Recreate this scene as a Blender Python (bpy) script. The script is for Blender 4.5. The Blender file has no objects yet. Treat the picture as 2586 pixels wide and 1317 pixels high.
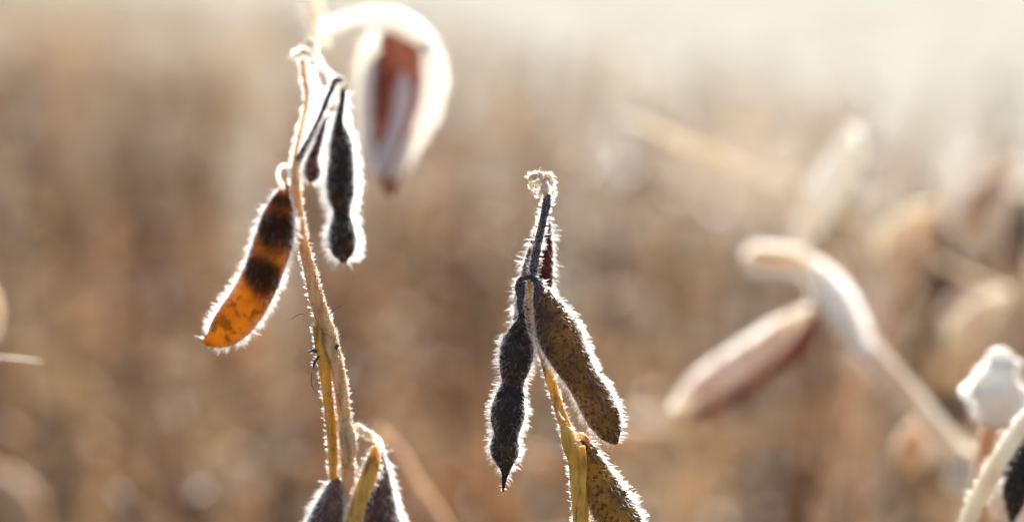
import bpy, math, random
import numpy as np
from mathutils import Vector, Matrix

R = math.radians
sc = bpy.context.scene
col = sc.collection
random.seed(7)
rng = np.random.default_rng(7)

# ------------------------------------------------------------------ camera
PITCH = R(-13.2)
CAM = Vector((0.0, 0.0, 0.88))
cd = bpy.data.cameras.new('camera')
cam = bpy.data.objects.new('camera', cd)
col.objects.link(cam)
cam.location = CAM
cam.rotation_euler = (R(90) + PITCH, 0, 0)
cd.lens = 50
cd.sensor_width = 36
cd.clip_start = 0.02
cd.clip_end = 2000
cd.dof.use_dof = True
cd.dof.focus_distance = 0.400
cd.dof.aperture_fstop = 2.7
cd.dof.aperture_blades = 0
sc.camera = cam

# ------------------------------------------------------------------ world, sun, exposure
SUN_AZ = R(14)      # to the right of the view direction (+Y)
SUN_EL = R(27)
w = bpy.data.worlds.new('World')
sc.world = w
w.use_nodes = True
nt = w.node_tree
nt.nodes.clear()
sky = nt.nodes.new('ShaderNodeTexSky')
sky.sky_type = 'NISHITA'
sky.sun_disc = False
sky.sun_elevation = SUN_EL
sky.sun_rotation = SUN_AZ
sky.dust_density = 2.0
bg = nt.nodes.new('ShaderNodeBackground')
bg.inputs[1].default_value = 0.10
wo = nt.nodes.new('ShaderNodeOutputWorld')
nt.links.new(sky.outputs[0], bg.inputs[0])
nt.links.new(bg.outputs[0], wo.inputs[0])

sl = bpy.data.lights.new('sun', 'SUN')
sl.energy = 5.0
sl.angle = R(0.5)
sl.color = (1.0, 0.975, 0.94)
so = bpy.data.objects.new('sun', sl)
col.objects.link(so)
sd = Vector((math.sin(SUN_AZ) * math.cos(SUN_EL), math.cos(SUN_AZ) * math.cos(SUN_EL), math.sin(SUN_EL)))
so.location = sd * 20
so.rotation_euler = sd.to_track_quat('Z', 'Y').to_euler()

sc.view_settings.view_transform = 'Standard'
sc.view_settings.look = 'None'
sc.view_settings.gamma = 1
sc.view_settings.use_curve_mapping = False
sc.view_settings.exposure = 1.0
sc.cycles.use_denoising = True
sc.cycles.max_bounces = 10
sc.cycles.diffuse_bounces = 5
sc.cycles.transmission_bounces = 6
sc.cycles.sample_clamp_indirect = 6

# ------------------------------------------------------------------ helpers
CX, SX = math.cos(PITCH), math.sin(PITCH)
FWD = Vector((0, CX, SX))
UPV = Vector((0, -SX, CX))
RGT = Vector((1, 0, 0))
IW, IH = 2586.0, 1317.0


def P(px, py, d):
    """place in the field seen at photo position px, py at distance d (m) along the view axis"""
    x = (px - IW / 2) / IW * 0.72 * d
    y = -(py - IH / 2) / IW * 0.72 * d
    return np.array(CAM + RGT * x + UPV * y + FWD * d)


def PX(d):
    return 0.72 / IW * d


TOCAM = np.array(-FWD)


def tag(o, label=None, cat=None, group=None, kind=None):
    if label: o['label'] = label
    if cat: o['category'] = cat
    if group: o['group'] = group
    if kind: o['kind'] = kind
    return o


def link(name, me, mat, parent=None, smooth=True):
    if mat is not None:
        me.materials.append(mat)
    if smooth and hasattr(me, 'polygons'):
        me.polygons.foreach_set('use_smooth', [True] * len(me.polygons))
    o = bpy.data.objects.new(name, me)
    col.objects.link(o)
    if parent:
        o.parent = parent
        o.matrix_parent_inverse = Matrix.Translation(-parent.location)
    return o


def empty(name, loc):
    o = bpy.data.objects.new(name, None)
    o.empty_display_size = 0.05
    col.objects.link(o)
    o.location = loc
    return o


def mesh_np(name, v, faces):
    me = bpy.data.meshes.new(name)
    me.from_pydata(v.tolist() if isinstance(v, np.ndarray) else v, [], faces)
    me.update()
    return me


def fast_mesh(name, v, loops, starts, totals):
    me = bpy.data.meshes.new(name)
    me.vertices.add(len(v))
    me.vertices.foreach_set('co', np.asarray(v, dtype=np.float32).ravel())
    me.loops.add(len(loops))
    me.loops.foreach_set('vertex_index', np.asarray(loops, dtype=np.int32))
    me.polygons.add(len(starts))
    me.polygons.foreach_set('loop_start', np.asarray(starts, dtype=np.int32))
    me.polygons.foreach_set('loop_total', np.asarray(totals, dtype=np.int32))
    me.update(calc_edges=True)
    return me


def catmull(pts, n, per_segment=False):
    """smooth curve through the stations; chord-length tangents, so uneven spacing does not overshoot"""
    pts = np.asarray(pts, dtype=float)
    m = len(pts)
    seg = np.maximum(np.linalg.norm(np.diff(pts[:, :3], axis=0), axis=1), 1e-7)
    sl_ = np.diff(pts, axis=0) / seg[:, None]
    tan = np.empty_like(pts)
    tan[0], tan[-1] = sl_[0], sl_[-1]
    for i in range(1, m - 1):
        tan[i] = (sl_[i - 1] * seg[i] + sl_[i] * seg[i - 1]) / (seg[i - 1] + seg[i])
    cum = np.concatenate([[0], np.cumsum(seg)])
    if per_segment:
        ts = np.interp(np.linspace(0, m - 1, n), np.arange(m), cum)
    else:
        ts = np.linspace(0, cum[-1], n)
    out = []
    for t in ts:
        i = min(m - 2, max(0, np.searchsorted(cum, t, side='right') - 1))
        h = seg[i]
        f = (t - cum[i]) / h
        out.append((2 * f ** 3 - 3 * f * f + 1) * pts[i] + (f ** 3 - 2 * f * f + f) * h * tan[i]
                   + (-2 * f ** 3 + 3 * f * f) * pts[i + 1] + (f ** 3 - f * f) * h * tan[i + 1])
    return np.array(out)


class Sweep:
    """an elliptical skin swept along stations (x, y, z, half width, thickness ratio)"""

    def __init__(self, st, n=36, face=None, segs=14, sharp=0.0, bumps=None, per_segment=False):
        s = catmull(st, n, per_segment)
        self.c = s[:, :3]
        self.hw = np.maximum(s[:, 3], 2e-5)
        self.th = s[:, 4]
        t = np.gradient(self.c, axis=0)
        self.t = t / np.linalg.norm(t, axis=1)[:, None]
        f = np.array(TOCAM if face is None else face, dtype=float)
        side = np.cross(self.t, f)
        self.side = side / np.linalg.norm(side, axis=1)[:, None]
        self.nrm = np.cross(self.side, self.t)
        self.n, self.segs, self.sharp = n, segs, sharp
        self.bump = np.ones(n)
        if bumps:
            u = np.linspace(0, 1, n)
            b = np.zeros(n)
            for c_, r_, a_ in bumps:
                b += a_ * np.exp(-((u - c_) / r_) ** 2)
            self.bump = 1 + b

    def at(self, u, a):
        """points and normals at arrays u in 0..1, angle a"""
        k = u * (self.n - 1)
        i = np.clip(k.astype(int), 0, self.n - 2)
        f = (k - i)[:, None]
        L = lambda q: q[i] * (1 - f) + q[i + 1] * f
        c, sd_, nr, t = L(self.c), L(self.side), L(self.nrm), L(self.t)
        hw, th = L(self.hw[:, None]), L(self.th[:, None])
        bp = L(self.bump[:, None])
        ca, sa = np.cos(a)[:, None], np.sin(a)[:, None]
        k_ = 1 + self.sharp * np.abs(ca) ** 12
        p = c + sd_ * ca * hw * k_ + nr * sa * hw * th * bp
        n = sd_ * ca / hw + nr * sa / (hw * th)
        n = n / np.linalg.norm(n, axis=1)[:, None]
        return p, n, t

    def mesh(self, name, rough=0.0, cap=True):
        u = np.repeat(np.linspace(0, 1, self.n), self.segs)
        a = np.tile(np.linspace(0, 2 * math.pi, self.segs, endpoint=False), self.n)
        p, n, t = self.at(u, a)
        if rough:
            j = (np.sin(u * 61 + a * 3) + np.sin(u * 33 - a * 5 + 1.3) + np.sin(u * 97 + a * 7)) / 3
            p = p + n * (j * rough)[:, None]
        fs = []
        s = self.segs
        for i in range(self.n - 1):
            for k in range(s):
                a0, a1 = i * s + k, i * s + (k + 1) % s
                fs.append((a0, a1, a1 + s, a0 + s))
        if cap:
            fs.append(tuple(range(s - 1, -1, -1)))
            fs.append(tuple((self.n - 1) * s + k for k in range(s)))
        return mesh_np(name, p, fs)


def hairs_mesh(name, sw, count, length, radius, lean=0.55, edge=0.0, u0=0.0, u1=1.0, jitter=0.35, curl=0.3, wpow=1.0):
    """fine tapering hairs growing out of a Sweep"""
    gu = np.linspace(u0, u1, 200)
    ds = np.linalg.norm(np.gradient(sw.c, axis=0), axis=1)
    wgt = np.interp(gu * (sw.n - 1), np.arange(sw.n), sw.hw) ** wpow * np.interp(gu * (sw.n - 1), np.arange(sw.n), ds)
    wgt *= 0.55 + 0.45 * np.sin(gu * 41 + rng.random() * 6) * np.sin(gu * 97 + rng.random() * 6) + 0.3 * rng.random(200)
    wgt = np.maximum(wgt, 0)
    cdf = np.cumsum(wgt); cdf /= cdf[-1]
    u = np.interp(rng.random(count), cdf, gu)
    a = rng.random(count) * 2 * math.pi
    if edge > 0:      # more of them along the two sutures
        m = rng.random(count) < edge
        a = np.where(m, np.where(rng.random(count) < .5, 0, math.pi) + rng.normal(0, .42, count), a)
    p, n, t = sw.at(u, a)
    d = n + t * (lean * (0.4 + rng.random(count)))[:, None] + rng.normal(0, jitter, (count, 3))
    d /= np.linalg.norm(d, axis=1)[:, None]
    L = length * (0.3 + 1.0 * rng.random(count) ** 1.3)
    p = p - n * radius * 2
    bend = t * (curl * L * (rng.random(count) * 1.4 - 0.3))[:, None] + rng.normal(0, 1, (count, 3)) * (L * 0.08)[:, None]
    p1 = p + d * (L * 0.5)[:, None]
    p2 = p + d * L[:, None] + bend
    ref = np.tile(np.array([0.3, 0.5, 0.8]), (count, 1))
    s1 = np.cross(d, ref); s1 /= np.linalg.norm(s1, axis=1)[:, None]
    s2 = np.cross(d, s1)
    hc = bpy.data.hair_curves.new(name)
    hc.add_curves([4] * count)
    pm = p + d * (L * 0.78)[:, None] + bend * 0.5
    pts = np.stack([p, p1, pm, p2], axis=1)
    rr = radius * (0.7 + 0.6 * rng.random(count))
    rad = rr[:, None] * np.array([1.0, 0.85, 0.6, 0.15])[None]
    hc.points.foreach_set('position', pts.astype(np.float32).ravel())
    at = hc.attributes.get('radius') or hc.attributes.new('radius', 'FLOAT', 'POINT')
    at.data.foreach_set('value', rad.astype(np.float32).ravel())
    return hc


# ------------------------------------------------------------------ materials
def new_mat(name):
    m = bpy.data.materials.new(name)
    m.use_nodes = True
    t = m.node_tree
    t.nodes.clear()
    return m, t, (lambda k: t.nodes.new(k)), (lambda a, b: t.links.new(a, b))


def skin_mat(name, stops, scale=90, speck=None, speck_scale=700, trans=0.3, tcol=(0.6, 0.25, 0.04), rough=0.55,
             bump=0.3, streak=None, fine=0.0, spec=0.3, sss=0.0):
    """dry plant skin: a noise-driven colour ramp, dark specks, fine relief, and light passing through"""
    m, t, N, L = new_mat(name)
    out = N('ShaderNodeOutputMaterial')
    tc = N('ShaderNodeTexCoord')
    mp = N('ShaderNodeMapping')
    if streak: mp.inputs['Scale'].default_value = streak
    L(tc.outputs['Object'], mp.inputs[0])
    nz = N('ShaderNodeTexNoise')
    nz.inputs['Scale'].default_value = scale
    nz.inputs['Detail'].default_value = 5
    nz.inputs['Roughness'].default_value = 0.62
    L(mp.outputs[0], nz.inputs['Vector'])
    cr = N('ShaderNodeValToRGB')
    e = cr.color_ramp.elements
    while len(e) < len(stops): e.new(0.5)
    for i, (pos, c) in enumerate(stops):
        e[i].position = pos; e[i].color = (*c, 1)
    L(nz.outputs['Fac'], cr.inputs[0])
    colr = cr.outputs[0]
    if speck:
        n2 = N('ShaderNodeTexNoise')
        n2.inputs['Scale'].default_value = speck_scale
        n2.inputs['Detail'].default_value = 3
        L(tc.outputs['Object'], n2.inputs['Vector'])
        r2 = N('ShaderNodeValToRGB')
        r2.color_ramp.elements[0].position = 0.53; r2.color_ramp.elements[1].position = 0.62
        L(n2.outputs['Fac'], r2.inputs[0])
        mx = N('ShaderNodeMix'); mx.data_type = 'RGBA'
        L(r2.outputs[0], mx.inputs[0])
        L(colr, mx.inputs[6])
        mx.inputs[7].default_value = (*speck, 1)
        colr = mx.outputs[2]
    pr = N('ShaderNodeBsdfPrincipled')
    L(colr, pr.inputs['Base Color'])
    pr.inputs['Roughness'].default_value = rough
    pr.inputs['Specular IOR Level'].default_value = spec
    pr.inputs['Sheen Weight'].default_value = fine
    pr.inputs['Sheen Roughness'].default_value = 0.4
    if sss:
        trans = 0
        pr.inputs['Subsurface Weight'].default_value = 1.0
        pr.inputs['Subsurface Radius'].default_value = (1.0, 0.85, 0.62)
        pr.inputs['Subsurface Scale'].default_value = sss
    n3 = N('ShaderNodeTexNoise')
    n3.inputs['Scale'].default_value = 900
    n3.inputs['Detail'].default_value = 4
    L(tc.outputs['Object'], n3.inputs['Vector'])
    bp = N('ShaderNodeBump')
    bp.inputs['Strength'].default_value = bump
    bp.inputs['Distance'].default_value = 0.0004
    L(n3.outputs['Fac'], bp.inputs['Height'])
    L(bp.outputs[0], pr.inputs['Normal'])
    if trans > 0:
        tr = N('ShaderNodeBsdfTranslucent')
        rm = N('ShaderNodeValToRGB')
        rm.color_ramp.elements[0].position = 0.38; rm.color_ramp.elements[1].position = 0.58
        rm.color_ramp.elements[0].color = (tcol[0] * .42, tcol[1] * .30, tcol[2] * .4, 1)
        rm.color_ramp.elements[1].color = (*tcol, 1)
        L(nz.outputs['Fac'], rm.inputs[0])
        if speck:
            mm = N('ShaderNodeMix'); mm.data_type = 'RGBA'
            L(r2.outputs[0], mm.inputs[0])
            L(rm.outputs[0], mm.inputs[6])
            mm.inputs[7].default_value = (*[c * 0.4 for c in tcol], 1)
            L(mm.outputs[2], tr.inputs[0])
        else:
            L(rm.outputs[0], tr.inputs[0])
        ms = N('ShaderNodeMixShader')
        ms.inputs[0].default_value = trans
        L(pr.outputs[0], ms.inputs[1]); L(tr.outputs[0], ms.inputs[2])
        L(ms.outputs[0], out.inputs[0])
    else:
        L(pr.outputs[0], out.inputs[0])
    return m


def hair_mat(name, c=(0.88, 0.88, 0.84), rough=0.45):
    """downy plant hair: the hair shader scatters light forward, so it glows when the sun is behind it"""
    m, t, N, L = new_mat(name)
    out = N('ShaderNodeOutputMaterial')
    h = N('ShaderNodeBsdfHairPrincipled')
    h.model = 'CHIANG'
    h.parametrization = 'COLOR'
    h.inputs['Color'].default_value = (*c, 1)
    h.inputs['Roughness'].default_value = rough
    h.inputs['Radial Roughness'].default_value = 0.6
    L(h.outputs[0], out.inputs[0])
    return m


M = {}
M['hair'] = hair_mat('white_hair', (0.76, 0.84, 0.87))
M['pod_black'] = skin_mat('blackened_pod_skin', [(0.35, (0.012, 0.010, 0.010)), (0.52, (0.035, 0.020, 0.014)), (0.72, (0.15, 0.06, 0.022))],
                          scale=130, speck=(0.010, 0.009, 0.009), trans=0.12, tcol=(0.3, 0.08, 0.02), rough=0.5, bump=0.6)
M['pod_olive'] = skin_mat('speckled_olive_pod_skin', [(0.34, (0.035, 0.028, 0.016)), (0.47, (0.13, 0.095, 0.03)), (0.60, (0.33, 0.17, 0.04)), (0.75, (0.16, 0.09, 0.03))],
                          scale=75, speck=(0.02, 0.016, 0.014), speck_scale=1100, trans=0.24, tcol=(0.78, 0.42, 0.06), rough=0.5, bump=0.8)
M['pod_amber'] = skin_mat('amber_pod_skin', [(0.35, (0.06, 0.02, 0.01)), (0.5, (0.14, 0.045, 0.010)), (0.7, (0.24, 0.10, 0.02))],
                          scale=80, speck=(0.09, 0.035, 0.01), speck_scale=300, trans=0.62, tcol=(0.77, 0.41, 0.055), rough=0.45, bump=0.4)
M['pod_redbrown'] = skin_mat('red_brown_pod_skin', [(0.35, (0.04, 0.012, 0.010)), (0.6, (0.10, 0.028, 0.016)), (0.8, (0.16, 0.05, 0.02))],
                             scale=120, speck=(0.02, 0.01, 0.01), trans=0.4, tcol=(0.4, 0.11, 0.05), rough=0.5, bump=0.5)
M['pod_green'] = skin_mat('olive_and_slate_pod_skin', [(0.34, (0.025, 0.03, 0.03)), (0.5, (0.10, 0.075, 0.02)), (0.66, (0.25, 0.14, 0.025)), (0.8, (0.20, 0.08, 0.02))],
                          scale=95, speck=(0.015, 0.015, 0.014), speck_scale=800, trans=0.32, tcol=(0.72, 0.48, 0.07), rough=0.5, bump=0.6)
M['pod_purple'] = skin_mat('purple_brown_pod_skin', [(0.3, (0.035, 0.02, 0.02)), (0.55, (0.12, 0.06, 0.042)), (0.8, (0.26, 0.17, 0.12))],
                           scale=80, trans=0.1, tcol=(0.4, 0.15, 0.08), rough=0.6, bump=0.5)
M['seed'] = skin_mat('dark_bean', [(0.4, (0.02, 0.008, 0.006)), (0.7, (0.05, 0.015, 0.01))], trans=0, rough=0.4)
M['stem_gold'] = skin_mat('golden_stem_bark', [(0.32, (0.22, 0.11, 0.025)), (0.5, (0.62, 0.37, 0.06)), (0.72, (0.80, 0.54, 0.13))],
                          scale=60, streak=(6, 6, 0.8), trans=0.35, tcol=(0.85, 0.52, 0.12), sss=0.003, rough=0.4, bump=0.4)
M['stem_tan'] = skin_mat('tan_stem_bark', [(0.32, (0.36, 0.17, 0.10)), (0.5, (0.62, 0.42, 0.22)), (0.72, (0.74, 0.62, 0.38))],
                         scale=60, streak=(7, 7, 0.8), trans=0.35, tcol=(0.75, 0.52, 0.26), sss=0.003, rough=0.4, bump=0.4)
M['stalk_dark'] = skin_mat('purple_grey_stalk_bark', [(0.3, (0.03, 0.028, 0.035)), (0.6, (0.10, 0.075, 0.085)), (0.8, (0.2, 0.15, 0.15))],
                           scale=90, streak=(6, 6, 0.8), trans=0.15, tcol=(0.5, 0.3, 0.25), rough=0.45, bump=0.4)
M['bud'] = skin_mat('shrivelled_bud', [(0.3, (0.35, 0.27, 0.2)), (0.6, (0.68, 0.64, 0.56)), (0.8, (0.82, 0.80, 0.74))],
                    scale=300, trans=0.4, tcol=(0.8, 0.76, 0.68), sss=0.003, rough=0.6)
M['papery'] = skin_mat('pale_papery_pod_skin', [(0.3, (0.72, 0.62, 0.55)), (0.55, (0.88, 0.86, 0.82)), (0.8, (0.93, 0.93, 0.91))],
                       scale=60, trans=0.5, tcol=(0.86, 0.84, 0.80), sss=0.009, rough=0.5)
M['pink_husk_halo'] = skin_mat('dusty_pink_husk_and_halo', [(0.3, (0.48, 0.37, 0.32)), (0.55, (0.70, 0.62, 0.57)), (0.8, (0.82, 0.78, 0.75))],
                           scale=70, trans=0.5, tcol=(0.8, 0.7, 0.6), rough=0.5, sss=0.009)
M['pod_brown'] = skin_mat('dull_brown_pod_skin', [(0.35, (0.07, 0.034, 0.026)), (0.55, (0.22, 0.10, 0.06)), (0.75, (0.42, 0.24, 0.15))],
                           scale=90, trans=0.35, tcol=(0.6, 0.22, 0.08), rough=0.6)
M['pale_pod'] = skin_mat('straw_coloured_pod_skin', [(0.3, (0.62, 0.50, 0.38)), (0.55, (0.78, 0.69, 0.56)), (0.8, (0.86, 0.80, 0.70))],
                         scale=60, trans=0.45, tcol=(0.75, 0.62, 0.42), sss=0.009, rough=0.5)
M['tan_pod'] = skin_mat('tan_pod_skin', [(0.3, (0.45, 0.29, 0.17)), (0.55, (0.62, 0.44, 0.26)), (0.8, (0.70, 0.55, 0.36))],
                        scale=60, trans=0.4, tcol=(0.6, 0.42, 0.22), sss=0.009, rough=0.5)
M['silk'] = skin_mat('spider_silk', [(0.3, (0.7, 0.75, 0.75)), (0.7, (0.85, 0.88, 0.88))], trans=0.5, tcol=(0.8, 0.85, 0.85), sss=0.009, rough=0.2)


def field_mat(name, stops, trans, tcol, scale=2.2):
    """background crop: hue drifts over metres and from plant to plant"""
    m, t, N, L = new_mat(name)
    out = N('ShaderNodeOutputMaterial')
    g = N('ShaderNodeNewGeometry')
    nz = N('ShaderNodeTexNoise'); nz.inputs['Scale'].default_value = scale; nz.inputs['Detail'].default_value = 3
    L(g.outputs['Position'], nz.inputs['Vector'])
    n2 = N('ShaderNodeTexNoise'); n2.inputs['Scale'].default_value = 28; n2.inputs['Detail'].default_value = 2
    L(g.outputs['Position'], n2.inputs['Vector'])
    ad = N('ShaderNodeMath'); ad.operation = 'MULTIPLY_ADD'
    L(n2.outputs['Fac'], ad.inputs[0]); ad.inputs[1].default_value = 0.6
    sb = N('ShaderNodeMath'); sb.operation = 'MULTIPLY_ADD'; sb.inputs[1].default_value = 1.9; sb.inputs[2].default_value = -0.75
    L(nz.outputs['Fac'], sb.inputs[0]); L(sb.outputs[0], ad.inputs[2])
    cr = N('ShaderNodeValToRGB')
    e = cr.color_ramp.elements
    while len(e) < len(stops): e.new(0.5)
    for i, (pos, c) in enumerate(stops):
        e[i].position = pos; e[i].color = (*c, 1)
    L(ad.outputs[0], cr.inputs[0])
    pr = N('ShaderNodeBsdfPrincipled'); L(cr.outputs[0], pr.inputs['Base Color']); pr.inputs['Roughness'].default_value = 0.36; pr.inputs['Specular IOR Level'].default_value = 0.5
    tr = N('ShaderNodeBsdfTranslucent')
    hs = N('ShaderNodeHueSaturation'); hs.inputs['Saturation'].default_value = 1.15; hs.inputs['Value'].default_value = tcol
    L(cr.outputs[0], hs.inputs['Color']); L(hs.outputs[0], tr.inputs[0])
    ms = N('ShaderNodeMixShader'); ms.inputs[0].default_value = trans
    L(pr.outputs[0], ms.inputs[1]); L(tr.outputs[0], ms.inputs[2]); L(ms.outputs[0], out.inputs[0])
    return m


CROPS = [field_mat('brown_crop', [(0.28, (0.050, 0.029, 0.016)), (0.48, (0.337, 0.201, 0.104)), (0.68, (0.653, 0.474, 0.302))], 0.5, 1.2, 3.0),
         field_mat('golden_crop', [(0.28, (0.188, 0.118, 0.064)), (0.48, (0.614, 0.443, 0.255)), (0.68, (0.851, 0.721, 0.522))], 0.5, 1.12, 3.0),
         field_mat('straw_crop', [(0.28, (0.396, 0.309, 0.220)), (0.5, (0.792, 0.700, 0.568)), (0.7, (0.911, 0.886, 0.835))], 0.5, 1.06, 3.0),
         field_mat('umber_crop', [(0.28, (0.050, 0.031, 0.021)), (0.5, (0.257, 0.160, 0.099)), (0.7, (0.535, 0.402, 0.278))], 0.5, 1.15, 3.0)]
M['crop'] = CROPS[0]


def ground_mat():
    m, t, N, L = new_mat('soil_and_straw')
    out = N('ShaderNodeOutputMaterial')
    tc = N('ShaderNodeTexCoord')
    n1 = N('ShaderNodeTexNoise'); n1.inputs['Scale'].default_value = 9; n1.inputs['Detail'].default_value = 8
    L(tc.outputs['Object'], n1.inputs['Vector'])
    cr = N('ShaderNodeValToRGB')
    e = cr.color_ramp.elements
    e[0].position = 0.35; e[0].color = (0.08, 0.052, 0.032, 1)
    e[1].position = 0.65; e[1].color = (0.36, 0.25, 0.155, 1)
    L(n1.outputs['Fac'], cr.inputs[0])
    pr = N('ShaderNodeBsdfPrincipled'); L(cr.outputs[0], pr.inputs['Base Color']); pr.inputs['Roughness'].default_value = 0.95; pr.inputs['Specular IOR Level'].default_value = 0.0
    bp = N('ShaderNodeBump'); bp.inputs['Strength'].default_value = 0.6; bp.inputs['Distance'].default_value = 0.03
    L(n1.outputs['Fac'], bp.inputs['Height']); L(bp.outputs[0], pr.inputs['Normal'])
    L(pr.outputs[0], out.inputs[0])
    return m


def haze_ground_mat():
    m, t, N, L = new_mat('haze_pale_ground')
    out = N('ShaderNodeOutputMaterial')
    tc = N('ShaderNodeTexCoord')
    n1 = N('ShaderNodeTexNoise'); n1.inputs['Scale'].default_value = 1.3; n1.inputs['Detail'].default_value = 8
    L(tc.outputs['Object'], n1.inputs['Vector'])
    cr = N('ShaderNodeValToRGB')
    e = cr.color_ramp.elements
    e[0].position = 0.35; e[0].color = (0.37, 0.33, 0.255, 1)
    e[1].position = 0.65; e[1].color = (0.56, 0.525, 0.45, 1)
    L(n1.outputs['Fac'], cr.inputs[0])
    pr = N('ShaderNodeBsdfPrincipled'); L(cr.outputs[0], pr.inputs['Base Color']); pr.inputs['Roughness'].default_value = 0.9; pr.inputs['Specular IOR Level'].default_value = 0.0
    L(pr.outputs[0], out.inputs[0])
    return m


# ------------------------------------------------------------------ the ground and the field behind
def sheet(name, pts, z, mat):
    me = mesh_np(name, [(x, y, z) for x, y in pts], [tuple(range(len(pts)))])
    o = link(name, me, mat, smooth=False)
    tag(o, kind='structure')
    return o


sheet('ground', [(-400, -200), (400, -200), (400, 900), (-400, 900)], 0.0, ground_mat())


def crop_edge(x):      # ends sooner on the right; beyond it backlit haze is put into ground colour
    return 6.2 - 1.7 * x


pts = [(x, crop_edge(x)) for x in np.linspace(-30, 2.2, 12)] + [(40, 2.4), (400, 2.4), (400, 900), (-400, 900), (-400, 48)]
sheet('haze_pale_field', pts, 0.004, haze_ground_mat())  # far ground whose pale colour stands for backlit haze


def straight_tube(V, F, a, b, r0, r1, s=4):
    a, b = np.array(a, float), np.array(b, float)
    d = b - a; d /= np.linalg.norm(d)
    u = np.cross(d, [0.31, 0.95, 0.1]); u /= np.linalg.norm(u)
    v = np.cross(d, u)
    o = len(V)
    for p, r in ((a, r0), (b, r1)):
        for k in range(s):
            an = 2 * math.pi * k / s
            V.append(p + (u * math.cos(an) + v * math.sin(an)) * r)
    for k in range(s):
        F.append((o + k, o + (k + 1) % s, o + s + (k + 1) % s, o + s + k))


def spindle(V, F, a, d, L, w_, th=0.55):
    """a little hanging pod: flattened, blunt at the stalk, beaked at the tip"""
    a = np.array(a, float); d = np.array(d, float); d /= np.linalg.norm(d)
    u = np.cross(d, [random.uniform(-1, 1), random.uniform(-1, 1), 0.2]); u /= np.linalg.norm(u)
    v = np.cross(d, u)
    o = len(V)
    bend = u * random.uniform(-0.12, 0.12) * L
    prof = ((0.0, .12), (0.22, .85), (0.5, 1.0), (0.8, .8), (1.0, .08))
    for f, r in prof:
        c = a + d * L * f + bend * math.sin(math.pi * f)
        for k in range(5):
            an = 2 * math.pi * k / 5
            V.append(c + u * math.cos(an) * r * w_ + v * math.sin(an) * r * w_ * th)
    for i in range(len(prof) - 1):
        for k in range(5):
            F.append((o + i * 5 + k, o + i * 5 + (k + 1) % 5, o + (i + 1) * 5 + (k + 1) % 5, o + (i + 1) * 5 + k))


def crop_template(h, npods, nbr):
    V, F = [], []
    lean = np.array([random.uniform(-.12, .12), random.uniform(-.12, .12), 0])
    node = lambda f: np.array([0, 0, h * f]) + lean * h * f * f + np.array([math.sin(f * 9) * .008, math.cos(f * 7) * .008, 0])
    ks = np.linspace(0, 1, 7)
    for a, b in zip(ks[:-1], ks[1:]):
        straight_tube(V, F, node(a), node(b), .0042 * (1 - .7 * a), .0042 * (1 - .7 * b), 5)
    tips = [(node, .1, 1.0, int(npods * .6))]
    for i in range(nbr):
        f0 = random.uniform(.12, .55)
        an = random.uniform(0, 2 * math.pi)
        b0 = node(f0); Lb = random.uniform(.3, .55) * h * (1 - f0 * .5)
        dr = np.array([math.cos(an) * .3, math.sin(an) * .3, 1.0]); dr /= np.linalg.norm(dr)
        br = lambda f, b0=b0, dr=dr, Lb=Lb: b0 + dr * Lb * f + np.array([0, 0, .04 * f * f])
        straight_tube(V, F, br(0), br(.5), .0028, .0022, 4)
        straight_tube(V, F, br(.5), br(1), .0022, .0011, 4)
        tips.append((br, .15, 1.0, int(npods * .4 / nbr)))
    for fn, a, b, n in tips:
        for k in range(n):
            f = a + (b - a) * (k + random.random()) / n
            p = fn(f)
            an = random.uniform(0, 2 * math.pi)
            out_ = random.uniform(.2, .9)
            d = np.array([math.cos(an) * out_, math.sin(an) * out_, random.uniform(-1.0, .25)])
            st_ = p + d / np.linalg.norm(d) * .008
            straight_tube(V, F, p, st_, .0009, .0009, 3)
            spindle(V, F, st_, d, random.uniform(.03, .052), random.uniform(.0055, .0082))
    return np.array(V), F


templates = [crop_template(random.uniform(.50, .67), 46, 5) for _ in range(9)]
TMAT = [0, 1, 2, 3, 1, 0, 2, 1, 0]


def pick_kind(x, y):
    """plants browner near left, straw-coloured farther right; row shade and haze put into colour"""
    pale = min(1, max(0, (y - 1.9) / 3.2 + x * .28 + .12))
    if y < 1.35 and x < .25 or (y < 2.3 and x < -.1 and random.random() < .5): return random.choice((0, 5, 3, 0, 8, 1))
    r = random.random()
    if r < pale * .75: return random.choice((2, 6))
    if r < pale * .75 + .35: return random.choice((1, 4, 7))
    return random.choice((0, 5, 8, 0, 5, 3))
tmeshes = []
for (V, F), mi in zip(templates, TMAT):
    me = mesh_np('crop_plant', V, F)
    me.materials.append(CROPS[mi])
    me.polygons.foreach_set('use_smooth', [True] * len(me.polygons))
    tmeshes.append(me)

# rows of the crop; the nearer plants are separate, the rest is one mass
near_plants, far = [], []
y = 0.90
ROW = 0.34
while y < 14:
    half = 0.60 + y * 0.62
    x = -half + random.uniform(0, .1)
    while x < half:
        yy = y + random.uniform(-.07, .07)
        if yy < max(2.2, crop_edge(x)) + random.uniform(-.3, 1.4) * random.random():
            (near_plants if y < 1.9 else far).append((x + random.uniform(-.02, .02), yy, random.uniform(0, 6.28), random.uniform(.80, 1.05)))
        x += random.uniform(.06, .13) if (y < 2.3 and x < .05) else random.uniform(.09, .26) if y < 8 else random.uniform(.12, .24)
    y += ROW if y < 8 else .42
print('near', len(near_plants), 'far', len(far))

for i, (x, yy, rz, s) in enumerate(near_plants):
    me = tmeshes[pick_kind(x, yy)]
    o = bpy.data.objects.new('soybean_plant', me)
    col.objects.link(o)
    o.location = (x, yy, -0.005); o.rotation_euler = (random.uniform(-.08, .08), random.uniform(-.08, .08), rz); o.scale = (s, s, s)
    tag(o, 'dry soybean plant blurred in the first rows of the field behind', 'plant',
        'blurred soybean plants in the rows behind')

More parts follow.
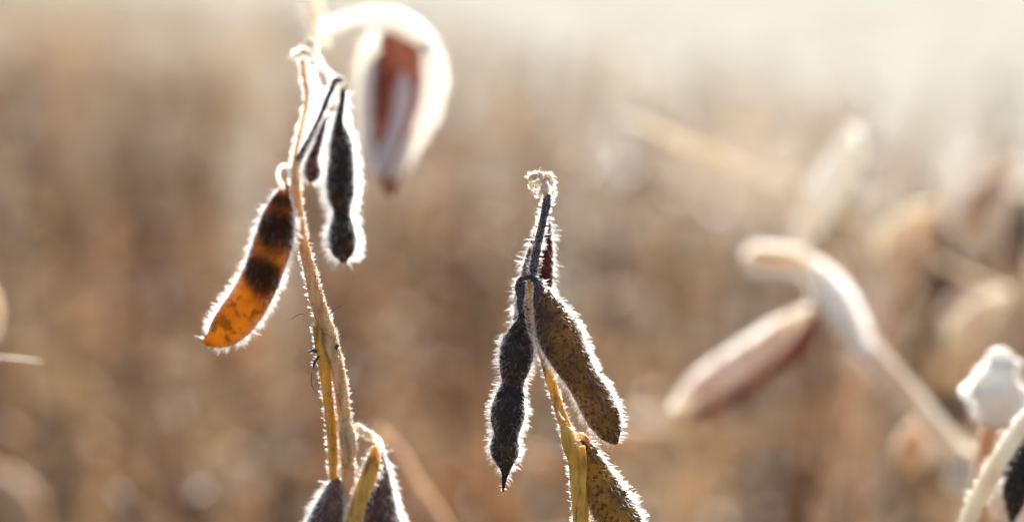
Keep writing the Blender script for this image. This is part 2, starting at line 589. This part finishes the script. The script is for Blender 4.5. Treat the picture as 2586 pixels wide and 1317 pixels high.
Vs, Ls, Ts, Ms = [], [], [], []
off = 0
tm = []
for V, F in templates:
    keep = F
    tm.append((V, np.array([i for f in keep for i in f]), np.array([len(f) for f in keep])))
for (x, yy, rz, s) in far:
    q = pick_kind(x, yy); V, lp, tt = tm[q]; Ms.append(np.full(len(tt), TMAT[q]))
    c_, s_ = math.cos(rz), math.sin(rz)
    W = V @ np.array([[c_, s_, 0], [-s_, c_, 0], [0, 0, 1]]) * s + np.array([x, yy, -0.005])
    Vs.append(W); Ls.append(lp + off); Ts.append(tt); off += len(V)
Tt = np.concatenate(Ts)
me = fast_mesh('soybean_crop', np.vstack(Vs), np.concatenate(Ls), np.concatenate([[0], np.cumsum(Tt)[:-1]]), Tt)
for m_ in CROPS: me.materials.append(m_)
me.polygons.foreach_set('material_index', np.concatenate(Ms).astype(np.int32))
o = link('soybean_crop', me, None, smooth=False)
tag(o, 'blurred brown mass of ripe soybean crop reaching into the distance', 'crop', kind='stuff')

# dead leaves and stalk bits on the soil between the rows
n = 5000
V = np.zeros((n, 4, 3))
cx = rng.uniform(-2.6, 2.6, n); cy = rng.uniform(.4, 6, n)
an = rng.uniform(0, 6.28, n); sz = rng.uniform(.012, .035, n); tl = rng.normal(0, .35, n)
for k, (dx, dy) in enumerate(((-1, 0), (0, -.55), (1, 0), (0, .55))):
    V[:, k, 0] = cx + (np.cos(an) * dx - np.sin(an) * dy) * sz
    V[:, k, 1] = cy + (np.sin(an) * dx + np.cos(an) * dy) * sz
    V[:, k, 2] = .012 + np.abs(dx * sz * tl) * (1 if dx > 0 else .2) + (0.3 * sz if dy > 0 else 0)
me = fast_mesh('leaf_litter', V.reshape(-1, 3), np.arange(n * 4), np.arange(n) * 4, np.full(n, 4))
o = link('leaf_litter', me, M['crop'], smooth=False)
tag(o, 'dead brown leaves scattered over the soil between the rows', 'leaf litter', kind='stuff')


# ------------------------------------------------------------------ builders for the plants up close
SHIFT = 0.0
LEAN = 0.0      # how much a plant's upper half leans towards the lens


def st(rows, d=None, th=0.6):
    """rows: (px, py, width px[, distance[, thickness ratio]]) -> stations in metres"""
    out = []
    for r in rows:
        dd = (r[3] if len(r) > 3 and r[3] is not None else d) + SHIFT + LEAN * min(1, max(0, (860 - r[1]) / 420))
        t_ = r[4] if len(r) > 4 else th
        out.append((*P(r[0], r[1], dd), r[2] / 2 * PX(dd), t_))
    return out


def stem(name, rows, mat, parent, d=0.40, hairs=0, hl=0.0016, hr=0.00005, hm='hair', n=None, th=0.9, to_ground=None, rough=0.0, label=None, ulim=1.0):
    s_ = st(rows, d, th)
    if to_ground is not None:
        x0, y0, z0 = s_[0][:3]
        gx, gy = to_ground
        s_ = [(gx, gy, -0.01, .0042, 1.0), (gx * .6 + x0 * .4, gy * .6 + y0 * .4, z0 * .45, .0036, 1.0)] + s_
    sw = Sweep(s_, n or max(12, 8 * len(s_)), segs=10, per_segment=True)
    o = link(name, sw.mesh(name, rough=rough), M[mat], parent)
    if label: o['label'] = label
    if hairs:
        u0 = 0.0
        if to_ground is not None:
            u0 = 2.0 / (len(s_) - 1)
        h = link('hair', hairs_mesh('hair', sw, hairs, hl, hr, lean=0.15, u0=u0, u1=ulim, wpow=0.5), M[hm], o, smooth=False)
        tag(h, kind='stuff')
    return o, sw


def pod(rows, mat, parent, d=0.40, th=0.6, hairs=2200, hl=0.0030, hr=0.000043, face=None, bumps=None, seeds=(), edge=0.45,
        hm='hair', label=None, name='pod', sharp=0.06, stalk=None, stalk_mat='stalk_dark', rough=0.00012, segs=18, jitter=.35, lean=.5):
    sw = Sweep(st(rows, d, th), 44, face=face, segs=segs, sharp=sharp, bumps=bumps)
    o = link(name, sw.mesh(name, rough=rough), M[mat], parent)
    if label: o['label'] = label
    for (u, a_, b_) in seeds:
        p = sw.at(np.array([u]), np.array([0.0]))
        k = int(u * 43)
        c = sw.c[k]; hw = sw.hw[k]
        V, F = [], []
        ns, nr_ = 12, 9
        for i in range(nr_):
            ph = math.pi * (i + .02) / (nr_ - 1 + .04)
            for j in range(ns):
                q = 2 * math.pi * j / ns
                V.append(c + sw.t[k] * math.cos(ph) * hw * a_ + sw.side[k] * math.sin(ph) * math.cos(q) * hw * .985
                         + sw.nrm[k] * math.sin(ph) * math.sin(q) * hw * sw.th[k] * sw.bump[k] * b_ * .95)
        for i in range(nr_ - 1):
            for j in range(ns):
                F.append((i * ns + j, i * ns + (j + 1) % ns, (i + 1) * ns + (j + 1) % ns, (i + 1) * ns + j))
        link('seed', mesh_np('seed', np.array(V), F), M['seed'], o)
    if hairs:
        h = link('hair', hairs_mesh('hair', sw, hairs, hl, hr, edge=edge, lean=lean, jitter=jitter), M[hm], o, smooth=False)
        tag(h, kind='stuff')
    if stalk:
        s2 = Sweep(st(stalk, d, .9), 14, segs=8)
        so_ = link('stalk', s2.mesh('stalk'), M[stalk_mat], o)
    return o, sw


def buds(parent, blobs, d, mat='bud', hairs=90, hl=.0012):
    """shrivelled flower buds: small lumpy curled husks, each its own part"""
    for (x, y, r, ang, dd) in blobs:
        c = math.cos(ang); s = math.sin(ang)
        rows = [(x - c * r * 1.2, y - s * r * 1.2, r * .5, d + dd), (x - c * r * .5, y - s * r * .5 - 2, r * 1.5, d + dd),
                (x + c * r * .5, y + s * r * .5 - 2, r * 1.3, d + dd), (x + c * r * 1.3, y + s * r * 1.3 + 3, r * .3, d + dd)]
        sw = Sweep(st(rows, th=.8), 10, segs=8, sharp=.1)
        o = link('bud', sw.mesh('bud', rough=.00015), M[mat], parent)
        h = link('hair', hairs_mesh('hair', sw, hairs, hl, .00005, lean=.1, jitter=.5), M['hair'], o, smooth=False)
        tag(h, kind='stuff')


# ------------------------------------------------------------------ plant in focus, centre
D = 0.400
A = empty('soybean_plant', (0.03, 0.50, 0.0))
tag(A, 'sharp sunlit soybean plant with three dark hairy pods under one node and golden stem', 'plant')
stem('stem', [(1478, 1420, 44), (1468, 1317, 42), (1462, 1240, 42), (1455, 1170, 40), (1440, 1110, 32), (1412, 1030, 27), (1388, 950, 25),
              (1368, 880, 23), (1352, 810, 22), (1343, 750, 22), (1342, 705, 20)], 'stem_gold', A, d=.402, hairs=2916, hl=0.00114, to_ground=(0.03, 0.50), n=110)
stem('stalk', [(1342, 712, 22), (1350, 660, 22), (1362, 600, 21), (1374, 545, 20), (1382, 505, 22), (1384, 490, 14)], 'stalk_dark', A, d=.400,
     hairs=900, hl=0.00150, n=30, label='purple grey upper stalk edged with white hairs')
stem('stalk', [(1466, 1330, 18), (1470, 1240, 18), (1473, 1170, 18), (1470, 1125, 16)], 'stem_gold', A, d=.398, n=20,
     label='short yellow leaf stalk stump beside the stem')
# the pod behind
pod([(1380, 520, 10), (1374, 570, 34), (1364, 640, 62), (1355, 705, 78), (1344, 770, 80), (1328, 830, 62), (1310, 872, 22), (1303, 890, 5)],
    'pod_redbrown', A, d=.412, th=.5, hairs=900, hl=0.00264, label='narrow red brown pod behind the upper stalk', edge=.6)
# dark left pod
pod([(1318, 742, 14), (1316, 780, 13), (1316, 805, 18), (1311, 828, 40), (1307, 860, 74), (1304, 898, 83), (1299, 935, 72), (1295, 968, 54), (1290, 994, 68),
     (1284, 1030, 84), (1280, 1065, 80), (1278, 1097, 61), (1275, 1127, 72), (1275, 1150, 66), (1276, 1172, 40), (1276, 1192, 20), (1273, 1215, 11), (1270, 1241, 3)],
    'pod_black', A, d=.398, th=.72, hairs=2430, hl=0.00211, hr=.000045, edge=.8, label='black three-lobed pod ending in a sharp beak', sharp=.03)
# speckled right pod
pod([(1358, 712, 20), (1368, 738, 40), (1386, 785, 78), (1409, 838, 106), (1438, 900, 96), (1474, 962, 80), (1504, 1013, 86), (1528, 1062, 79), (1545, 1098, 50), (1557, 1120, 10)],
    'pod_olive', A, d=.397, th=.5, hairs=2754, hl=0.00202, hr=.000045, edge=.8, label='speckled olive and ochre pod hanging to the right of the stem', sharp=.05,
    bumps=[(.28, .10, .5), (.55, .10, .45), (.80, .09, .4)])
# lower pod
pod([(1472, 1108, 12), (1486, 1130, 26), (1500, 1176, 58), (1522, 1230, 88), (1548, 1285, 104), (1580, 1345, 100), (1605, 1400, 85), (1625, 1450, 40), (1632, 1475, 6)],
    'pod_green', A, d=.403, th=.55, hairs=1944, hl=0.00246, label='olive and slate pod low on the stem, leaving the frame', bumps=[(.35, .14, .25)],
    stalk=[(1450, 1128, 16), (1452, 1108, 16), (1464, 1099, 17), (1478, 1106, 17), (1488, 1128, 14)], stalk_mat='stem_tan')
# calyx lobes and loops at the node
for rows in ([(1312, 752, 10), (1306, 728, 12), (1314, 706, 13), (1334, 699, 13), (1354, 703, 14), (1366, 722, 15), (1370, 748, 8)],
             [(1320, 712, 12), (1318, 740, 15), (1312, 765, 16), (1316, 790, 10)],
             [(1350, 705, 12), (1357, 730, 17), (1353, 755, 14), (1350, 778, 6)]):
    stem('calyx', rows, 'stalk_dark', A, d=.3945, hairs=120, hl=0.00106, n=20)
for rows in ([(1318, 726, 6), (1304, 722, 9), (1292, 724, 3)], [(1316, 738, 6), (1305, 742, 9), (1300, 754, 3)], [(1316, 718, 6), (1306, 710, 7), (1302, 703, 2)],
             [(1308, 762, 8), (1302, 772, 9), (1308, 784, 4)]):
    stem('bract', rows, 'bud', A, d=.396, hairs=60, hl=0.00088, n=10)
buds(A, [(1347, 448, 12, 2.6, 0), (1343, 468, 9, 1.6, 0), (1362, 444, 11, .3, .001), (1385, 450, 12, .7, 0), (1393, 462, 8, 1.5, -.001),
         (1372, 458, 12, 1.2, .001), (1378, 478, 14, 1.5, 0), (1366, 486, 9, 1.9, .001), (1398, 484, 6, -.9, 0), (1356, 462, 6, 0, 0)], .400)
stem('bud_stalk', [(1384, 500, 16), (1376, 485, 14), (1368, 470, 9), (1350, 460, 7)], 'bud', A, d=.401, hairs=150, hl=0.00088, n=12)

for rows in ([(1422, 1068, 14), (1435, 1102, 38), (1445, 1134, 43), (1455, 1180, 18)],):
    stem('node', rows, 'stem_gold', A, d=.4005, hairs=120, hl=0.00106, n=12, label='swollen node where the lower pod leaves the stem')
for rows in ([(1452, 1108, 4), (1461, 1096, 9), (1474, 1092, 3)], [(1398, 958, 4), (1408, 948, 6), (1412, 934, 2)], [(1426, 1060, 3), (1416, 1050, 6), (1410, 1036, 2)]):
    stem('bract', rows, 'bud', A, d=.3985, n=10)

# ------------------------------------------------------------------ plant on the left
LEAN = -0.011
B = empty('soybean_plant', (-0.07, 0.62, 0.0))
tag(B, 'tall soybean plant with amber banded pod on its left and dark two-lobed pod beside', 'plant')
stem('stem', [(895, 1420, 40, .432), (888, 1317, 40, .428), (880, 1200, 38, .420), (872, 1080, 36, .414), (858, 960, 36, .408), (834, 860, 42, .404), (805, 770, 40, .401), (782, 680, 32, .398),
              (764, 600, 27, .395), (752, 520, 26, .392), (746, 450, 26, .390), (750, 405, 20, .388)], 'stem_tan', B, hairs=3402, hl=0.00106, to_ground=(-0.07, 0.62), n=120)
stem('stalk', [(842, 1205, 22, .418), (838, 1100, 26, .413), (828, 1000, 27, .409), (814, 900, 30, .404), (800, 820, 24, .4015)], 'stem_gold', B, hairs=960, hl=0.00106, n=40,
     label='golden leaf stalk running down beside the stem')
stem('stalk', [(745, 430, 18, .389), (760, 392, 18, .388), (785, 348, 16, .386), (812, 286, 15, .384), (838, 225, 16, .382), (850, 202, 17, .381), (866, 204, 14, .381)], 'stalk_dark', B,
     hairs=900, hl=0.00141, n=40, label='dark diagonal pod stalk')
stem('stalk', [(740, 425, 12, .390), (748, 380, 11, .388), (762, 320, 11, .386), (775, 240, 11, .383), (768, 190, 13, .381), (766, 150, 16, .380)], 'stem_tan', B, hairs=900, hl=0.00132, n=40,
     label='thin reddish stalk rising to the buds')
stem('stalk', [(760, 400, 10, .391), (790, 300, 12, .388), (794, 225, 14, .385), (785, 170, 12, .382)], 'papery', B, hairs=900, hl=0.00176, n=30, label='pale woolly stalk')
stem('stalk', [(848, 204, 12, .382), (818, 172, 10, .381), (796, 140, 12, .380), (785, 125, 14, .380)], 'papery', B, hairs=500, hl=0.00123, n=24, label='pale stalk arching from the buds')
# big amber pod
pod([(724, 466, 12), (714, 496, 40), (704, 545, 76), (692, 605, 92), (672, 668, 94), (650, 722, 94), (622, 770, 97), (590, 812, 94), (558, 842, 74), (532, 858, 40), (512, 862, 8)],
    'pod_amber', B, d=.388, th=.36, hairs=2916, hl=0.00229, hr=.000045, seeds=[(.265, 1.3, .93), (.50, 1.15, .93), (.10, .8, .7)], label='amber translucent pod with two dark beans showing through', edge=.93,
    stalk=[(734, 452, 12), (729, 426, 12), (716, 417, 12), (703, 430, 12), (703, 452, 13), (718, 478, 16)], stalk_mat='papery')
# two-lobed dark pod
pod([(868, 226, 14, .383), (862, 270, 16, .383), (856, 310, 24, .383), (860, 345, 48, .384), (862, 395, 58, .384), (860, 450, 68, .385), (860, 495, 64, .385), (863, 538, 42, .386), (865, 578, 62, .386), (865, 612, 66, .386),
     (867, 642, 50, .386), (870, 664, 8, .386)], 'pod_black', B, th=.62, hairs=3402, hl=0.00264, hr=.000045, seeds=[], label='dark two-lobed pod ringed with white hair', edge=.88)
# small pod
pod([(822, 300, 8, .384), (812, 335, 16, .384), (800, 372, 20, .384), (790, 405, 30, .385), (789, 432, 40, .385), (786, 452, 28, .385), (784, 462, 6, .385)], 'pod_redbrown', B, th=.6, hairs=1458, hl=0.00194,
    label='small drop-shaped brown pod between the stalks', edge=.7)
# bottom pods
pod([(850, 1200, 14), (844, 1235, 44), (832, 1285, 72), (814, 1345, 86), (786, 1420, 72), (776, 1470, 8)], 'pod_purple', B, d=.420, th=.55, hairs=2592, hl=0.00264, hr=.00006, edge=.7,
    label='slate coloured pod low on the left of the stem')
pod([(958, 1128, 14), (955, 1175, 46), (954, 1235, 74), (958, 1305, 94), (972, 1390, 95), (966, 1460, 60), (960, 1490, 8)], 'pod_purple', B, d=.424, th=.55, hairs=2592, hl=0.00264, hr=.00006, edge=.7,
    label='purple brown pod low on the right of the stem',
    stalk=[(885, 1105, 26), (905, 1084, 24), (930, 1098, 22), (956, 1115, 20), (964, 1140, 16)], stalk_mat='papery')
pod([(948, 1125, 14), (944, 1160, 34), (928, 1210, 40), (905, 1270, 38), (890, 1330, 34), (880, 1390, 8)], 'stem_gold', B, d=.416, th=.6, hairs=700, hl=0.00176, label='yellow pod crossing in front of the stem', edge=.5)
buds(B, [(784, 112, 13, 1.2, .0), (765, 134, 12, 2.9, .0), (748, 142, 10, 2.8, .001), (780, 138, 9, .6, 0), (794, 128, 7, .9, 0)], .380)
buds(B, [(905, 1086, 17, .3, 0), (930, 1098, 12, .6, 0)], .418)
for rows in ([(800, 790, 14), (814, 825, 44), (828, 862, 46), (842, 910, 14)], [(748, 462, 10), (748, 432, 31), (751, 398, 10)], [(871, 1050, 14), (877, 1090, 42), (881, 1125, 42), (883, 1170, 14)]):
    stem('node', rows, 'stem_tan', B, d=.4035 if rows[0][1] < 1000 else .412, hairs=160, hl=0.00106, n=12, label='swollen stem node')
# dried tendrils and scraps on the stem
for rows in ([(800, 888, 7), (789, 884, 9), (778, 888, 4)], [(806, 898, 6), (796, 912, 8), (790, 930, 3)], [(846, 878, 6), (853, 871, 8), (850, 884, 3)]):
    stem('bract', rows, 'stalk_dark', B, d=.402, hairs=20, hl=0.00088, n=12)
for rows in ([(828, 800, 2.5), (842, 782, 2), (868, 768, 1.5)], [(786, 800, 2), (760, 792, 2), (735, 806, 1)], [(788, 940, 2), (786, 965, 2), (800, 995, 1)]):
    stem('tendril', rows, 'stalk_dark', B, d=.402, n=14)

# ------------------------------------------------------------------ close, out-of-focus branch and pod, backlit hair glow shaped as pale bands, top
LEAN = 0.0
SHIFT = -0.016
Cc = empty('soybean_branch', tuple(P(775, 60, .34)))
tag(Cc, 'pale blurred branch with arched stalk and brown pod, hair glow shaped as bands', 'branch')
stem('stem', [(768, -330, 50, .325), (774, -120, 50, .330), (784, 0, 48, .336), (800, 60, 44, .338), (814, 118, 26, .341)], 'papery', Cc, hairs=405, hl=.0016, n=30)
AD = .334
stem('stalk', [(800, 84, 18, AD), (850, 58, 22, AD), (915, 40, 30, AD), (975, 46, 50, AD), (1035, 74, 54, AD), (1076, 104, 42, AD), (1096, 135, 16, AD)], 'papery', Cc, hairs=450, hl=.0016, n=40, th=.5)
pod([(950, 84, 14), (932, 118, 36), (921, 180, 42), (918, 260, 40), (921, 340, 40), (934, 405, 32), (956, 455, 10)], 'pink_husk_halo', Cc, d=.333, th=.4, hairs=250, hl=.0018, name='halo_band',  # backlit hair halo beside the brown pod body, given shape as solid bands
    label='pale band shaped for the hair glow left of the pod', edge=.8)
pod([(1074, 108, 22), (1092, 150, 44), (1096, 215, 46), (1082, 288, 44), (1048, 352, 36), (1016, 408, 32), (984, 455, 10)], 'pink_husk_halo', Cc, d=.333, th=.4, hairs=405, hl=.0018, name='halo_band',
    label='pale band shaped for the hair glow right of the pod', edge=.8)
pod([(1012, 85, 80), (1010, 140, 128), (1008, 210, 136), (1004, 290, 126), (996, 370, 100), (984, 430, 64), (985, 475, 36), (990, 500, 8)], 'pod_brown', Cc, d=.340, th=.12, hairs=0, name='pod_body',
    label='brown body of the blurred hanging pod')
pod([(1018, 180, 10), (1018, 215, 36), (1012, 270, 44), (996, 335, 38), (976, 390, 38), (964, 440, 12)], 'pink_husk_halo', Cc, d=.3365, th=.3, hairs=45, hl=.001, name='lit_centre',  # light coming through the pod, put in as a pale shape
    label='pale centre of the pod, light through it put into colour')

# ------------------------------------------------------------------ blurred plants, right
SHIFT = 0.105
C1 = empty('soybean_plant', (0.30, 0.62, 0))
tag(C1, 'blurred pale plant leaning left with one long white pod pointing down to the left', 'plant')
stem('stem', [(2620, 1400, 60, .52), (2520, 1250, 58, .515), (2420, 1150, 64, .51), (2330, 1040, 52, .505), (2240, 940, 60, .50), (2160, 850, 60, .50), (2100, 770, 62, .50), (2060, 700, 50, .50), (2030, 665, 30, .50)],
     'pale_pod', C1, hairs=1575, hl=.0028, hr=.00007, to_ground=(0.30, 0.62), n=90)
pod([(2060, 690, 30), (2010, 660, 56), (1950, 652, 62), (1905, 650, 50), (1880, 652, 12)], 'pale_pod', C1, rough=.0007, d=.50, hairs=810, hl=.003, hr=.00007, label='short pale pod pointing left from the tip')
pod([(2050, 660, 26), (2090, 720, 66), (2128, 785, 72), (2165, 850, 50), (2190, 900, 12)], 'papery', C1, rough=.0007, d=.492, hairs=1125, hl=.003, hr=.00007, label='brilliant white pod pressed along the stem')
pod([(2050, 775, 14), (2005, 810, 40), (1940, 862, 62), (1860, 920, 72), (1785, 970, 66), (1730, 1010, 36), (1690, 1038, 6)], 'pink_husk_halo', C1, rough=.0007, d=.495, th=.5, hairs=1125, hl=.003, hr=.00007,
    label='long white pod pointing down to the left')
pod([(2064, 786, 18), (2030, 860, 44), (1955, 920, 46), (1875, 972, 46), (1800, 1024, 42), (1745, 1060, 6)], 'pod_brown', C1, rough=.0007, d=.502, th=.5, hairs=90, hl=.002, label='reddish shade under the long pod, built as a brown shape')  # separate shape with the long pod's underside shade put into its colour
pod([(2330, 1060, 16), (2310, 1110, 66), (2300, 1150, 70), (2310, 1190, 10)], 'tan_pod', C1, rough=.0007, d=.53, hairs=225, label='small tan pod under the stem')
pod([(2420, 1130, 20), (2445, 1170, 70), (2425, 1210, 70), (2380, 1220, 8)], 'pale_pod', C1, rough=.0007, d=.50, hairs=315, label='short straw pod at the bend of the stem')

C2 = empty('soybean_plant', (0.26, 0.80, 0))
tag(C2, 'blurred beige plant with a long pod standing up above the white leaning plant', 'plant')
stem('stem', [(2060, 1400, 40, .56), (2080, 1280, 42, .56), (2120, 1150, 44, .56), (2145, 1020, 40, .56), (2165, 930, 44, .56), (2140, 800, 40, .565), (2080, 640, 34, .57), (2040, 600, 20, .57)], 'tan_pod', C2,
     hairs=200, hl=.003, hr=.00008, to_ground=(0.24, 0.72), n=80)
pod([(2025, 660, 16), (2030, 600, 60), (2065, 520, 80), (2110, 440, 80), (2145, 370, 66), (2160, 320, 20)], 'papery', C2, rough=.0007, d=.60, th=.4, hairs=60, hl=.003, hr=.00008, label='long beige pod standing upright')

C3 = empty('soybean_plant', (0.36, 0.85, 0))
tag(C3, 'blurred yellowish plant behind the leaning one, with a blunt tan pod near its top', 'plant')
stem('stem', [(2180, 1100, 36, .68), (2215, 900, 36, .68), (2260, 760, 36, .68), (2320, 650, 34, .68), (2370, 530, 28, .68), (2390, 470, 10, .68)], 'tan_pod', C3, hairs=100, hl=.003, hr=.00008, to_ground=(.33, .80), n=60)
pod([(2350, 520, 20), (2310, 560, 66), (2260, 600, 74), (2225, 630, 40), (2210, 640, 8)], 'pale_pod', C3, rough=.0007, d=.68, th=.4, hairs=60, hl=.003, hr=.00008)
pod([(2560, 740, 20), (2510, 770, 66), (2450, 820, 80), (2405, 860, 50), (2390, 872, 8)], 'pale_pod', C3, rough=.0007, d=.62, th=.4, hairs=60, hl=.003, hr=.00008,
    stalk=[(2330, 640, 16, .68), (2450, 700, 14, .65), (2560, 742, 14, .62)], stalk_mat='tan_pod')
pod([(2380, 560, 16), (2400, 640, 40), (2390, 720, 44), (2370, 790, 10)], 'pod_purple', C3, rough=.0007, d=.70, th=.4, hairs=60)

SHIFT = 0.008
C4 = empty('soybean_plant', (0.25, 0.55, 0))
tag(C4, 'white-tufted plant cut by the right edge of the frame, cream branch below', 'plant')
stem('stem', [(2420, 1420, 40, .43), (2450, 1300, 44, .43), (2500, 1200, 46, .43), (2556, 1110, 44, .432), (2605, 1040, 40, .436), (2670, 950, 34, .44)], 'pale_pod', C4, hairs=990, hl=.0022, to_ground=(.22, .60), n=80)
stem('stem', [(2470, 1420, 50, .50), (2480, 1250, 54, .49), (2496, 1120, 52, .48), (2510, 1030, 30, .475)], 'tan_pod', C4, n=20, hairs=300)
pod([(2560, 910, 20), (2530, 950, 100), (2520, 1000, 150), (2500, 1040, 110), (2470, 1062, 12)], 'papery', C4, rough=.0007, d=.475, hairs=1125, hl=.003, hr=.00007, label='brilliant white woolly pod')
pod([(2540, 880, 16), (2532, 900, 62), (2536, 930, 66), (2548, 950, 14)], 'papery', C4, rough=.0007, d=.475, hairs=405, hl=.002, name='bud', label='round white woolly bud')
pod([(2600, 1060, 16), (2588, 1120, 60), (2570, 1200, 70), (2560, 1280, 40), (2556, 1320, 6)], 'pod_black', C4, rough=.0007, d=.44, hairs=540, hl=.0022)

SHIFT = 0.08
C5 = empty('soybean_plant', (0.45, 1.0, 0))
tag(C5, 'faint blurred plant with a dark pod at the right edge, upper half', 'plant')
stem('stem', [(2620, 1000, 50, .8), (2590, 800, 46, .8), (2560, 640, 40, .8), (2580, 500, 30, .8)], 'tan_pod', C5, to_ground=(.30, 1.0), hairs=0, n=40)
pod([(2600, 500, 16), (2585, 560, 56), (2580, 620, 50), (2590, 680, 8)], 'pod_black', C5, rough=.0007, d=.7, hairs=0)
pod([(2560, 420, 16), (2500, 470, 60), (2450, 540, 60), (2430, 600, 8)], 'tan_pod', C5, rough=.0007, d=.8, hairs=0)

C6 = empty('straw_stalk', tuple(P(1560, 290, .62)))
tag(C6, 'pale straight straw slanting down to the right across the blurred field', 'straw')
stem('stem', [(1560, 290, 6, .70), (1640, 322, 9, .71), (1740, 366, 10, .72), (1790, 390, 16, .73), (1850, 412, 9, .74), (2000, 470, 7, .78)], 'tan_pod', C6, n=30, hairs=0, th=.5)
stem('stem', [(2000, 470, 16, .66), (2200, 600, 18, .80), (2320, 760, 18, .9)], 'tan_pod', C6, n=20, hairs=0, to_ground=None)

C7 = empty('soybean_plant', (-.07, .70, 0))
tag(C7, 'blurred tan stem slanting down to the right behind the left plant', 'plant')
stem('stem', [(1180, 1450, 50, .52), (1100, 1310, 50, .52), (1040, 1220, 48, .52), (985, 1130, 44, .52), (950, 1080, 20, .52)], 'tan_pod', C7, hairs=270, hl=.002, to_ground=(-.04, .62), n=50)

C8 = empty('soybean_plant', (-.25, .60, 0))
tag(C8, 'blurred pale plant just cut by the left edge of the frame', 'plant')
stem('stem', [(-60, 1400, 40, .7), (-70, 1150, 40, .7), (-60, 950, 34, .65), (-40, 760, 24, .55)], 'tan_pod', C8, hairs=0, to_ground=(-.22, .62), n=50)
pod([(-50, 700, 12), (-30, 750, 40), (-22, 810, 40), (-30, 860, 8)], 'tan_pod', C8, rough=.0007, d=.48, hairs=225)
pod([(-60, 1180, 16), (10, 1230, 80), (70, 1290, 80), (120, 1370, 8)], 'tan_pod', C8, rough=.0007, d=.85, hairs=90)

SHIFT = 0.0
sk = empty('spider_thread', tuple(P(-30, 895, .36)))
tag(sk, 'short glinting spider thread at the left edge of the frame', 'spider thread')
stem('thread', [(-160, 880, 1.5, .47), (-30, 898, 2.2, .47), (60, 905, 2.2, .47), (108, 912, 1, .47)], 'silk', sk, n=20)
